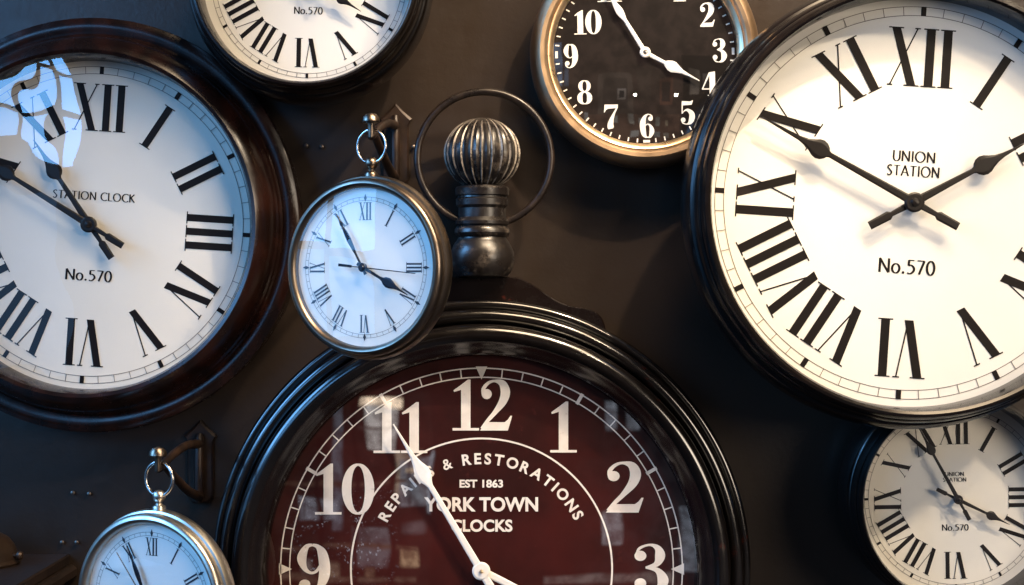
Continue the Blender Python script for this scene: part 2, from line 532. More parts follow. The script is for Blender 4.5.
def pen_text(mb, txt, cx, cy, cap, z, m, rot=0, width=None, heavy=1.0):
    gap = .09
    tot = sum(PEN[c][0] + gap for c in txt) - gap
    sx = (width / tot) if width else cap
    wf = lambda dx, dy: (.075 + .095 * abs(dy)) * heavy
    c, s_ = math.cos(-RAD(rot)), math.sin(-RAD(rot))
    x = -tot / 2
    for ch in txt:
        wd, strokes = PEN[ch]
        def T(p, x=x):
            u, v = (p[0] + x) * sx, (p[1] - .5) * cap
            return (cx + c * u - s_ * v, cy + s_ * u + c * v)
        if strokes is None:
            mb.blob((.13, .07), .095, z, m, T)
        else:
            for st in strokes:
                mb.stroke(st, z, m, T, wf, sub=4, smooth=len(st) in (6, 7))
        x += wd + gap

def font_text(mb, txt, m, z, T, bold=.02, size=1.0):
    """built-in sans letters, outlines filled, put through T; returns the advance"""
    cu = bpy.data.curves.new('lettering', 'FONT')
    cu.body = txt
    cu.size = size
    cu.offset = bold
    cu.resolution_u = 5
    ob = bpy.data.objects.new('lettering', cu)
    COL.objects.link(ob)
    dg = bpy.context.evaluated_depsgraph_get()
    dg.update()
    me = bpy.data.meshes.new_from_object(ob.evaluated_get(dg))
    vs = [v.co.copy() for v in me.vertices]
    fs = [list(p.vertices) for p in me.polygons]
    bpy.data.objects.remove(ob)
    bpy.data.curves.remove(cu)
    bpy.data.meshes.remove(me)
    zz = z + mb.z()
    xs = [v.x for v in vs]
    if T:
        x0, x1 = min(xs), max(xs)
        y0, y1 = min(v.y for v in vs), max(v.y for v in vs)
        q = [T((v.x - (x0 + x1) / 2, v.y)) for v in vs]
        mb.add([(a[0], a[1], zz) for a in q], fs, m)
    return min(xs), max(xs), max(v.y for v in vs)

def digit(mb, ch, z, m, T, W, t):
    """one numeral in a box 1 high; W = heavy stroke, t = hairline; returns its width"""
    S = lambda pts: mb.stroke(pts, z, m, T)
    B = lambda c, r: mb.blob(c, r, z, m, T)
    Q = lambda pts: mb.poly(pts, z, m, T)
    w = .62
    if ch == '1':
        w = .46
        x = .26
        Q([(x - W / 2, .0), (x + W / 2, .0), (x + W / 2, 1.0), (x + W / 2 - .05, 1.0), (x - W / 2, .84)])
        Q([(x - W / 2 + .005, .90), (x + W / 2 - .05, 1.0), (x - W / 2 + .005, .80), (.03, .755), (.02, .79)])
        Q([(.0, 0), (.52, 0), (.52, t * 1.1), (.0, t * 1.1)])
    elif ch == '2':
        k = W * .5
        B((.135, .715), .10)
        S([(.05, .70, .03), (.07, .82, .07), (.17, .935, .06), (.30, .972, .055), (.44, .92, .6 * W + .03), (.50, .76, W), (.45, .57, .85 * W), (.30, .36, .5 * W), (.16, .20, t * 1.6), (.03, .04, t)])
        Q([(.0, .0), (.55, .0), (.635, .29), (.60, .29), (.55, .215), (.49, .165), (.14, .165)])
    elif ch == '3':
        B((.13, .76), .10)
        S([(.06, .78, .03), (.12, .91, .05), (.29, .975, t), (.42, .91, .6 * W), (.46, .76, .92 * W), (.40, .60, .55 * W), (.22, .525, t)])
        S([(.22, .535, t), (.42, .47, .55 * W), (.51, .28, W), (.44, .09, .6 * W), (.29, .025, t), (.13, .07, .05), (.05, .20, .03)])
        B((.13, .22), .10)
    elif ch == '4':
        x = .44
        Q([(x - W / 2, .0), (x + W / 2, .0), (x + W / 2, 1.0), (x - W / 2, .93)])
        Q([(x + W / 2 - .02, 1.0), (x - W / 2 - .02, .965), (.0, .30), (.05, .30), (x - W / 2 + .01, .86)])
        Q([(.0, .26), (.66, .26), (.66, .26 + t * 1.2), (.0, .26 + t * 1.2)])
        Q([(.24, 0), (.64, 0), (.64, t), (.24, t)])
    elif ch == '5':
        Q([(.09, .98), (.08, .80), (.50, .82), (.56, 1.0), (.53, 1.0), (.44, .96)])
        S([(.105, .93, t * 1.3), (.095, .70, t * 1.3), (.09, .46, t * 1.3)])
        S([(.09, .47, t), (.20, .585, t * 1.4), (.34, .60, .5 * W), (.49, .46, .9 * W), (.50, .28, W), (.42, .10, .7 * W), (.28, .025, t * 1.2), (.12, .07, .05), (.05, .18, .03)])
        B((.13, .20), .10)
    elif ch in '69':
        T2 = T
        if ch == '9':
            T = lambda p: T2((.60 - p[0], 1 - p[1]))
        mb.stroke([(.53, .80, .03), (.49, .92, .05), (.35, .978, t * 1.2), (.21, .88, .55 * W), (.125, .66, .95 * W), (.115, .42, W), (.155, .18, .85 * W), (.23, .06, .45 * W), (.32, .025, t * 1.1)], z, m, T)
        mb.stroke([(.32, .025, t * 1.1), (.42, .07, .5 * W), (.495, .28, .86 * W), (.45, .48, .5 * W), (.35, .572, t * 1.2), (.25, .54, t * 1.2), (.17, .40, t)], z, m, T)
        mb.blob((.445, .80), .095, z, m, T)
    elif ch == '7':
        Q([(.03, 1.0), (.0, .68), (.03, .68), (.09, .78), (.18, .83), (.58, .85), (.60, 1.0)])
        S([(.575, .90, t * 1.5), (.44, .66, .35 * W), (.33, .42, .65 * W), (.27, .20, W), (.27, .06, W * 1.1), (.28, .0, W * .8)])
    elif ch == '8':
        def loop(cx, cy, rx, ry, ww, ta):
            pts = []
            for i in range(25):
                a = 2 * math.pi * i / 24
                th = abs(math.cos(a)) ** 1.5
                pts.append((cx + rx * math.cos(a), cy + ry * math.sin(a), t * 1.1 + (ww - t) * th))
            mb.stroke(pts, z, m, T, sub=3)
        loop(.30, .755, .175, .22, .72 * W, 0)
        loop(.30, .265, .205, .24, .92 * W, 0)
    elif ch == '0':
        rx = .225
        pts = []
        for i in range(33):
            a = 2 * math.pi * i / 32
            th = abs(math.cos(a)) ** 1.4
            pts.append((.31 + rx * math.cos(a), .5 + (.5 - t / 2) * math.sin(a), t + (W - t) * th))
        mb.stroke(pts, z, m, T, sub=3)
    return w

def number(mb, n, cx, cy, h, z, m, W, t, sx=1.0, tight=.0):
    s = str(n)
    wd = {'1': .52}
    tot = sum(wd.get(c, .60) + tight for c in s) - tight
    x = -tot / 2
    for c in s:
        T = lambda p, x=x: (cx + (p[0] + x) * h * sx, cy + (p[1] - .5) * h)
        digit(mb, c, z, m, T, W, t)
        x += wd.get(c, .60) + tight

ROMAN = ['XII', 'I', 'II', 'III', 'IV', 'V', 'VI', 'VII', 'VIII', 'IX', 'X', 'XI']
def roman(mb, n, r0, r1, z, m, bar, hair, serif, xw, gap, extra=0):
    """numeral standing on the circle r0, top on r1, feet to the centre"""
    h = r1 - r0
    items = []
    wmap = {'I': bar, 'V': xw, 'X': xw}
    tot = sum(wmap[c] for c in ROMAN[n]) + gap * (len(ROMAN[n]) - 1)
    x = -tot / 2
    a = RAD(n * 30)
    ca, sa = math.cos(a), math.sin(a)
    T = lambda p: (p[0] * ca + (p[1] + r0) * sa, -p[0] * sa + (p[1] + r0) * ca)
    for c in ROMAN[n]:
        w = wmap[c]
        x0, x1 = x, x + w
        def ser(cx, y, L):
            mb.poly([(cx - L / 2, y - hair / 2), (cx + L / 2, y - hair / 2), (cx + L / 2, y + hair / 2), (cx - L / 2, y + hair / 2)], z, m, T)
        def dia(xa, ya, xb, yb, ww):
            mb.poly([(xa - ww / 2, ya), (xa + ww / 2, ya), (xb + ww / 2, yb), (xb - ww / 2, yb)], z, m, T)
        b2 = bar * .94
        if c == 'I':
            dia(x + w / 2, 0, x + w / 2, h, b2)
            ser(x + w / 2, 0, bar + serif)
            ser(x + w / 2, h, bar + serif)
        elif c == 'V':
            dia(x0 + w * .60, 0, x0 + bar / 2, h, b2)
            dia(x0 + w * .62, 0, x1 - hair, h, hair * 1.15)
            ser(x0 + bar / 2, h, bar + serif)
            ser(x1 - hair, h, serif + hair)
        else:
            dia(x1 - bar / 2, 0, x0 + bar / 2, h, b2)
            dia(x0 + hair, 0, x1 - hair, h, hair * 1.15)
            ser(x0 + bar / 2, h, bar + serif)
            ser(x1 - bar / 2, 0, bar + serif)
            ser(x0 + hair, 0, serif)
            ser(x1 - hair, h, serif)
        x += w + gap

def hand(name, parent, prof, ang, z, th, m, hub=0, extra=None):
    """prof = [(along, half width)], pointing at ang degrees clockwise from 12"""
    mb = MB()
    n = len(prof)
    vs = []
    for zz, k in ((z, 1.0), (z + th * .6, 1.0), (z + th, .62)):
        for y, hw in prof:
            vs += [(-hw * k, y, zz), (hw * k, y, zz)]
    fs = []
    for L in range(2):
        b0, b1 = L * 2 * n, (L + 1) * 2 * n
        for i in range(n - 1):
            fs.append((b0 + 2 * i + 2, b0 + 2 * i, b1 + 2 * i, b1 + 2 * i + 2))
            fs.append((b0 + 2 * i + 1, b0 + 2 * i + 3, b1 + 2 * i + 3, b1 + 2 * i + 1))
        fs.append((b0, b0 + 1, b1 + 1, b1))
        fs.append((b0 + 2 * n - 1, b0 + 2 * n - 2, b1 + 2 * n - 2, b1 + 2 * n - 1))
    b = 4 * n
    for i in range(n - 1):
        fs.append((b + 2 * i, b + 2 * i + 1, b + 2 * i + 3, b + 2 * i + 2))
        fs.append((2 * i + 1, 2 * i, 2 * i + 2, 2 * i + 3))
    mb.add(vs, fs, m)
    if hub:
        mb.lathe([(0.0001, z - .0004), (hub, z - .0004), (hub, z + th * .7), (hub * .82, z + th + .0004), (.0001, z + th + .0004)], m, 40)
    o = mb.build(name, parent, smooth=False)
    o.rotation_euler = (0, 0, -RAD(ang))
    return o

def spade(bulb, tip, R, tail=.258, k=1.0):
    u = R / 192 * k
    p = []
    if tail:
        p += [(-tail * R, 4.2 * u), (-tail * R * .56, 4.6 * u), (-tail * R * .50, 2.4 * u), (-9 * u, 3.2 * u)]
    p += [(0, 4.4 * u), (bulb - 12 * u, 2.6 * u), (bulb - 9.5 * u, 3.6 * u)]
    p += [(bulb - 8 * u, 6 * u), (bulb - 4.5 * u, 8.8 * u), (bulb, 10 * u), (bulb + 4.5 * u, 9 * u), (bulb + 9 * u, 6.4 * u), (bulb + 15 * u, 3.9 * u), (bulb + 23 * u, 2.3 * u)]
    p += [(tip, .5 * u)]
    return p

# ================================================================== THE WALL
mb = MB()
mb.add([(-3.2, 0, -1.8), (3.2, 0, -1.8), (3.2, 0, 2.2), (-3.2, 0, 2.2)], [(0, 1, 2, 3)], M['wall'])
w = mb.build('wall', smooth=False)
w['kind'] = 'structure'

# ================================================================== ROMAN DIAL CLOCKS
def roman_dial(parent, R, rd, z, face, lines, bar=9.4, hair=1.3, serif=5.6, xw=27.5, gap=7.6, r0=.61, r1=.908):
    u = R / 192
    mb = MB()
    mb.disc(rd, z, face)
    zz = z + .00025
    mb.ringband(1.019 * R - .25 * u, 1.019 * R + .30 * u, zz, M['ink_thin']) if False else None
    e = .00028 * max(R / .150, .8)
    for r in (.976, 1.022):
        mb.ringband(r * R - e, r * R + e, zz, M['ink_thin'])
    for i in range(60):
        a = RAD(i * 6)
        T = lambda p, a=a: (p[0] * math.cos(a) + p[1] * math.sin(a), -p[0] * math.sin(a) + p[1] * math.cos(a))
        hw = 2.6 * u if i % 5 == 0 else e
        mm = M['ink'] if i % 5 == 0 else M['ink_thin']
        mb.poly([(-hw, .974 * R), (hw, .974 * R), (hw, 1.024 * R), (-hw, 1.024 * R)], zz + .0001, mm, T)
    for n in range(12):
        roman(mb, n, r0 * R, r1 * R, zz, M['ink'], bar * u, hair * u, serif * u, xw * u, gap * u)
    for (txt, yy, cap, width) in lines:
        pen_text(mb, txt, 0, yy * R, cap * R, zz, M['ink'], 0, width * R)
    return mb.build('dial', parent, smooth=False)

def station_clock(name, label, cpx, cpy, Rpx, ydial, roll, rb, ro, hour, minute, lines, woodm, style, drum, group=None, hb=.41, hbm=.56):
    zd = -ydial
    u = (CAM_D + ydial) / 1600
    c = P(cpx, cpy, ydial)
    t = thing(name, label, 'clock', (c.x, 0, c.z), (RAD(90), RAD(roll), 0), group)
    R = Rpx * u
    Rb, Ro = rb * R, ro * R
    case = MB()
    if style == 'stepped':
        s = (Ro - Rb)
        f = lambda q, z: (Rb + q * s, zd + z)
        case.lathe([(drum * R, .001), (drum * R, zd - .046), f(.72, -.046), f(.93, -.040), f(1.0, -.030), f(1.0, -.014), f(.96, -.004), f(.88, .004), f(.76, .008), f(.66, .009), f(.63, .006)], woodm, 160)
        case.build('case', t)
        b2 = MB()
        b2.lathe([f(.66, .002), f(.65, .013), f(.61, .021), f(.54, .026), f(.47, .028), f(.44, .026)], woodm, 160)
        b2.build('moulding', t)
        b3 = MB()
        b3.lathe([f(.46, .02), f(.45, .030), f(.40, .037), f(.30, .0405), f(.18, .041), f(.07, .039), f(.0, .034), f(.0, -.002)], woodm, 160)
        b3.build('bezel', t)
        zg = zd + .032
    else:
        f = lambda r, z: (r * u, zd + z)
        case.lathe([f(205, -zd + .001), f(207, -.012), f(208, -.006), f(207, .001), f(202, .004), f(196, .004), f(191, .002), f(189, .004), f(188, .009), f(185, .012), f(180, .012)], woodm, 160)
        case.build('case', t)
        b3 = MB()
        b3.lathe([f(186, .008), f(186, .016), f(184, .024), f(180, .032), f(175, .038), f(170, .0405), f(166.5, .039), f(164.5, .034), f(164, -.002)], woodm, 160)
        b3.build('bezel', t)
        Rb = 164 * u
        zg = zd + .032
    roman_dial(t, R, Rb + .004, zd, M['cream'] if Rpx < 95 or style != 'stepped' else M['union_dial'], lines)
    hz = zd + .009
    hand('hour_hand', t, spade(hb * R, .65 * R, R), hour - roll, hz, .0018, M['hand_black'], 9 * R / 192)
    hand('minute_hand', t, spade(hbm * R, .915 * R, R), minute - roll, hz + .0035, .0018, M['hand_black'], 10 * R / 192)
    cp = MB()
    cr = 4.5 * R / 192
    cp.lathe([(cr, zd), (cr, hz + .0065), (cr * .7, hz + .0080), (.0001, hz + .0086)], M['hand_black'], 32)
    cp.build('centre_pin', t)
    g = MB()
    g.lathe([(Rb + .0015, zg), (.0001, zg)], M['glass' if style == 'stepped' else 'wavy_glass'], 120)
    g.build('glass', t)
    return t

UNION = [('UNION', .242, .055, .222), ('STATION', .166, .055, .275), ('No.570', -.332, .074, .295)]
G = 'black station clocks with roman numerals'
station_clock('wall_clock', 'large round clock in red brown wooden case, dial lettered STATION CLOCK, showing ten fifty', 92, 225, 155, -.05, 3.7, 1.057, 1.34, -33.4, -58.0,
              [('STATION CLOCK', .187, .052, .53), ('No.570', -.325, .070, .30)], M['mahogany'], 'flanged', 1.0, None, .41, .62)
station_clock('wall_clock', 'black rimmed white clock cut off by the top of the photo, lower dial half showing', 309, -19.8, 95.6, -.092, 1.2, 1.105, 1.285, 121.9, -31,
              [UNION[0], UNION[1], ('No.570', -.318, .074, .30)], M['black_wood'], 'stepped', .9, G)
station_clock('wall_clock', 'largest UNION STATION clock, white dial in black stepped rim, hands at ten to two', 911, 203, 192, -.15, 3.8, 1.062, 1.185, 62.1, -60.8,
              UNION, M['black_wood'], 'stepped', .80, G)
station_clock('wall_clock', 'small UNION STATION clock partly hidden under the big one, hands at five to four', 954.7, 498, 88.5, -.068, -.8, 1.115, 1.25, 115.9, -28.9,
              [('UNION', .272, .045, .215), ('STATION', .208, .045, .265), ('No.570', -.332, .070, .30)], M['black_wood'], 'stepped', 1.1, G, .42, .63)

# ================================================================== BLACK DIAL CLOCK IN BRONZE CASE
def black_clock():
    yd = -.040
    zd = -yd
    u = (CAM_D + yd) / 1600
    c = P(644.8, 53, yd)
    t = thing('wall_clock', 'round clock with black dial and white arabic numerals in bronze case', 'clock', (c.x, 0, c.z), (RAD(90), RAD(-1.2), 0))
    f = lambda r, z: (r * u, zd + z)
    mb = MB()
    mb.lathe([f(108, -zd + .001), f(113, -.025), f(115, -.012), f(114.6, .001), f(112.5, .009), f(109, .0145), f(105, .0165), f(101, .016), f(98, .0135), f(96.6, .010)], M['brass_dark'], 144)
    mb.build('case', t)
    mb = MB()
    mb.lathe([f(98, .0090), f(97.6, .0132), f(96.9, .0140), f(95.9, .0136), f(94, .0120), f(92.2, .0104), f(91.6, .0094), f(91.4, -.001)], M['brass_lip'], 144)
    mb.build('bezel', t)
    d = MB()
    d.disc(93.5 * u, zd, M['black_dial'])
    z = zd + .0002
    pos = {1: (36, 63), 2: (62.7, 37), 3: (74.2, 1), 4: (63.5, -32), 5: (41, -60.5), 6: (.8, -73), 7: (-35, -63), 8: (-61, -38), 9: (-74.2, -1.5), 10: (-57, 32), 11: (-34, 64), 12: (0, 73)}
    for n, (x, y) in pos.items():
        number(d, n, x * u, y * u, 24.2 * u, z, M['white_ink'], .24, .035, .98, -.015)
    for i in range(60):
        a = RAD(i * 6)
        T = lambda p, a=a: (p[0] * math.cos(a) + p[1] * math.sin(a), -p[0] * math.sin(a) + p[1] * math.cos(a))
        if i % 15 == 0:
            hw, r0, r1 = 3.4 * u, 87 * u, 89.6 * u
        else:
            hw, r0, r1 = .65 * u, 85.8 * u, 89.8 * u
        d.poly([(-hw, r0), (hw, r0), (hw, r1), (-hw, r1)], z, M['white_ink'], T)
    d.build('dial', t, smooth=False)
    def hp(bulb, tip, w0):
        return [(-3 * u, 2.6 * u), (0, w0 * u), (bulb - 9 * u, 1.7 * u), (bulb - 7 * u, 3.2 * u), (bulb - 3 * u, 5.2 * u), (bulb + 1 * u, 5.6 * u), (bulb + 5 * u, 4 * u), (bulb + 11 * u, 2 * u), (bulb + 18 * u, 1.2 * u), (tip, .5 * u)]
    hand('hour_hand', t, hp(31 * u, 61 * u, 2.2), 117.6 + 1.2, zd + .0036, .0012, M['hand_white'], 5 * u)
    mh = [(-3 * u, 2.6 * u), (0, 2.2 * u), (38 * u, 1.8 * u), (43 * u, 3.0 * u), (48 * u, 3.8 * u), (52 * u, 3.2 * u), (60 * u, 1.8 * u), (76 * u, .5 * u)]
    hand('minute_hand', t, mh, -32.2 + 1.2, zd + .0054, .0012, M['hand_white'], 5.4 * u)
    cp = MB()
    cp.lathe([(2.4 * u, zd), (2.4 * u, zd + .0070), (1.6 * u, zd + .0078), (.0001, zd + .0081)], M['steel'], 24)
    cp.build('centre_pin', t)
    g = MB()
    g.lathe([(92 * u, zd + .0088), (.0001, zd + .0088)], M['glass'], 100)
    g.build('glass', t)
black_clock()

# ================================================================== YORK TOWN CLOCK
def york_clock():
    yd = -.06
    zd = .06
    u = .001
    c = P(481.5, 569, yd)
    t = thing('pocket_watch_clock', 'huge pocket watch shaped YORK TOWN CLOCKS wall clock with oxblood dial and ribbed crown', 'clock', (c.x, 0, c.z), (RAD(90), 0, 0))
    f = lambda r, z: (r * u, z)
    wm = M['york_wood']
    mb = MB()
    def bead(r, z, q, a0, a1, n=10):
        """part of a round moulding: angles from straight out of the wall, + is outward"""
        return [f(r + q * math.sin(RAD(a0 + (a1 - a0) * i / n)), z + q * .001 * math.cos(RAD(a0 + (a1 - a0) * i / n))) for i in range(n + 1)]
    mb.lathe([f(264, .001), f(269, .006), f(270, .040)] + bead(264.5, .0575, 5, 85, -60), wm, 200)
    mb.build('case', t)
    mb = MB()
    mb.lathe([f(260, .050), f(260, .070)] + bead(253.2, .0745, 6.6, 88, -70) + [f(246, .069), f(243, .068)], wm, 200)
    mb.build('moulding', t)
    mb = MB()
    mb.lathe([f(245.4, .064), f(245.4, .084)] + bead(235.6, .0880, 9.8, 88, -48, 16) + [f(226, .0900), f(222, .0845), f(217.5, .079), f(215, .074), f(213.5, .069), f(213, .058)], wm, 200)
    mb.build('bezel', t)
    # dial and its printing
    d = MB()
    d.disc(214 * u, zd, M['york_dial'], 180)
    z = zd + .00025
    ink = M['york_ink']
    d.ringband(200.2 * u, 201.5 * u, z, ink)
    d.ringband(191.2 * u, 192.4 * u, z, ink)
    d.ringband(129.7 * u, 131.5 * u, z, ink)
    for i in range(60):
        a = RAD(i * 6)
        T = lambda p, a=a: (p[0] * math.cos(a) + p[1] * math.sin(a), -p[0] * math.sin(a) + p[1] * math.cos(a))
        if i % 15 == 0:
            d.poly([(0, 189.5 * u), (5.8 * u, 202.5 * u), (-5.8 * u, 202.5 * u)], z, ink, T)
        else:
            hw = (1.7 if i % 5 == 0 else .62) * u
            e = 1.4 * u if i % 5 == 0 else 0
            d.poly([(-hw, 191.8 * u - e), (hw, 191.8 * u - e), (hw, 200.8 * u + e), (-hw, 200.8 * u + e)], z, ink, T)
    for n in range(1, 13):
        a = RAD(n * 30)
        r = 164
        x, y = r * math.sin(a), r * math.cos(a)
        if n == 10:
            x, y = -137.5, 80
        if n == 11:
            x, y = -81, 141.5
        if n == 9:
            x = -168
        if n == 3:
            x = 169
        number(d, n, x * u, y * u, 51 * u, z, ink, .185, .045, 1.17 if n in (2, 3, 9) else 1.0, .015)
    # lettering
    cap = font_text(MB(), 'E', ink, 0, None, 0, 1.0)[2]
    msg = 'REPAIRS & RESTORATIONS'
    adv, x, cen = [], 0.0, []
    for ch in msg:
        if ch == ' ':
            x += .52
            cen.append(None)
            continue
        a0, a1, _ = font_text(MB(), ch, ink, 0, None, .012, 1.0)
        wd = a1 - a0
        cen.append(x + wd / 2)
        x += wd + .30
    x -= .30
    s = 10.2 * u / cap
    br = 105.3 * u
    first, last = cen[0], cen[-1]
    for ch, cc in zip(msg, cen):
        if cc is None:
            continue
        ang = -61.2 + 122.0 * (cc - first) / (last - first)
        a = RAD(ang)
        T = lambda p, a=a: (p[0] * s * math.cos(a) + (p[1] * s + br) * math.sin(a), -p[0] * s * math.sin(a) + (p[1] * s + br) * math.cos(a))
        font_text(d, ch, ink, z, T, .012 if ch == '&' else .030)
    for txt, cx, base, ch_, wd in (('EST 1863', -.2, 81.8, 7.2, 43.5), ('YORK TOWN', -.4, 58.2, 13.0, 114), ('CLOCKS', .2, 37.9, 11.0, 61.5)):
        a0, a1, _ = font_text(MB(), txt, ink, 0, None, .032)
        sx = wd * u / (a1 - a0)
        sy = ch_ * u / cap
        T = lambda p: (p[0] * sx + cx * u, p[1] * sy + base * u)
        font_text(d, txt, ink, z, T, .032)
    d.build('dial', t, smooth=False)
    hw = M['hand_white']
    mh = [(-38 * u, 4.6 * u), (-18 * u, 4.0 * u), (0, 3.7 * u), (98 * u, 2.7 * u), (102 * u, 4 * u), (107 * u, 6.8 * u), (112 * u, 8 * u), (117 * u, 7.4 * u), (124 * u, 4.6 * u), (131 * u, 2.8 * u), (140 * u, 1.9 * u), (170 * u, .6 * u)]
    hh = [(-6 * u, 3.6 * u), (0, 3.8 * u), (60 * u, 3 * u), (65 * u, 5 * u), (72 * u, 8.6 * u), (78 * u, 8.8 * u), (86 * u, 5 * u), (98 * u, 2.2 * u), (118 * u, .6 * u)]
    hand('hour_hand', t, hh, 116.6, zd + .0085, .0016, hw, 7.5 * u)
    hand('minute_hand', t, mh, -30.9, zd + .0115, .0016, hw, 9 * u)
    cp = MB()
    cp.lathe([(1.9 * u, zd), (1.9 * u, zd + .0150), (1.2 * u, zd + .0160), (.0001, zd + .0164)], M['brass_lip'], 24)
    cp.build('centre_pin', t)
    g = MB()
    g.lathe([(213.6 * u, zd + .0180), (.0001, zd + .0180)], M['glass'], 140)
    g.build('glass', t)
    # crest board behind the rings
    K = lambda px, py: ((px - 481.5) * 1.0, (569 - py) * 1.0)
    half = [K(512, 276.5), K(519, 277.5), K(527, 281), K(538, 287.5), K(549, 295.5), K(559, 301.5), K(568, 305.2), K(578, 307.6), K(588, 309), K(595, 311), K(601, 316), K(605, 322.5), K(608, 335), K(612, 352), K(612, 380)]
    sm = catmull([(a, b, 0) for a, b in half], 5)
    pts = [(-a * u, b * u) for a, b, _ in sm][::-1]
    pts = pts[:] + [(a * u, b * u) for a, b, _ in sm]
    cb = MB()
    n = len(pts)
    cy = 240 * u
    def shr(p, e):
        return (p[0] * (1 - e / .13), cy + (p[1] - cy) * (1 - e / .06))
    rows = [[(p[0], p[1], .004) for p in pts], [(p[0], p[1], .0405) for p in pts], [(*shr(p, .0016), .0425) for p in pts]]
    vs = sum(rows, [])
    fs = []
    for L in range(2):
        for i in range(n - 1):
            fs.append((L * n + i + 1, L * n + i, (L + 1) * n + i, (L + 1) * n + i + 1))
    fs.append([2 * n + i for i in range(n)][::-1])
    cb.add(vs, fs, M['crest_wood'])
    cb.build('crest', t)
    # turned crown with its ribbed ball; axis is local y
    ax = Matrix(((1, 0, 0), (0, 0, 1), (0, -1, 0)))       # lathe z -> local y
    ctr = (.0005, 0, .050)
    yy = lambda py: (569 - py) * u * 1.006
    fm = M['finial']
    st = MB()
    st.lathe([(.004, yy(280)), (.026, yy(277.5)), (.0290, yy(274)), (.0312, yy(268)), (.0322, yy(261)), (.0318, yy(254)), (.0290, yy(247)), (.0262, yy(242.5)), (.0246, yy(240.5)), (.0242, yy(239)),
              (.0264, yy(237.5)), (.0280, yy(234.5)), (.0276, yy(231)), (.0258, yy(228.5)), (.0248, yy(227.5)), (.0268, yy(226)), (.0270, yy(223)), (.0256, yy(221)), (.0240, yy(219)), (.0238, yy(210)), (.0252, yy(208)),
              (.0262, yy(207)), (.0264, yy(201)), (.0250, yy(199.6)), (.0248, yy(198)), (.0268, yy(197)), (.0272, yy(190.5)), (.0256, yy(188.5)), (.02, yy(187))], fm, 64, ctr=ctr, axis=ax)
    stem = st.build('crown_stem', t)
    bl = MB()
    rb, N = .0380, 22
    prof = []
    for i in range(25):
        a = RAD(-64 + 154 * i / 24)
        prof.append((max(rb * math.cos(a), .0006), yy(155.5) + .0362 * math.sin(a)))
    seg = N * 10
    def mod(a, j):
        q = (a * N / (2 * math.pi)) % 1.0
        fade = min(1.0, math.cos(RAD(-64 + 154 * j / 24)) * 1.6)
        gore = .035 * (1 - (2 * abs(q - .5)) ** 2)
        return 1 + fade * (.055 * max(0.0, 1 - abs(q - .5) / .13) - gore)
    bl.lathe(prof, fm, seg, mod, ctr, axis=ax)
    ei = bl.mi(M['finial_edge'])
    nf = len(prof) - 1
    for i in range(seg):
        if i % 10 in (4, 5):
            for j in range(nf):
                bl.m[i * nf + j] = ei
    bl.build('crown_ball', stem)
    ring = MB()
    cx, cyy, Rr = .0025, yy(160), .0672
    pts = []
    for i in range(97):
        a = RAD(-90 + 21 + (360 - 42) * i / 96)
        pts.append((cx + Rr * math.cos(a), cyy + Rr * math.sin(a), .050))
    ring.tube(pts, .0038, M['iron'], 14)
    ring.build('bow_ring', stem)
york_clock()

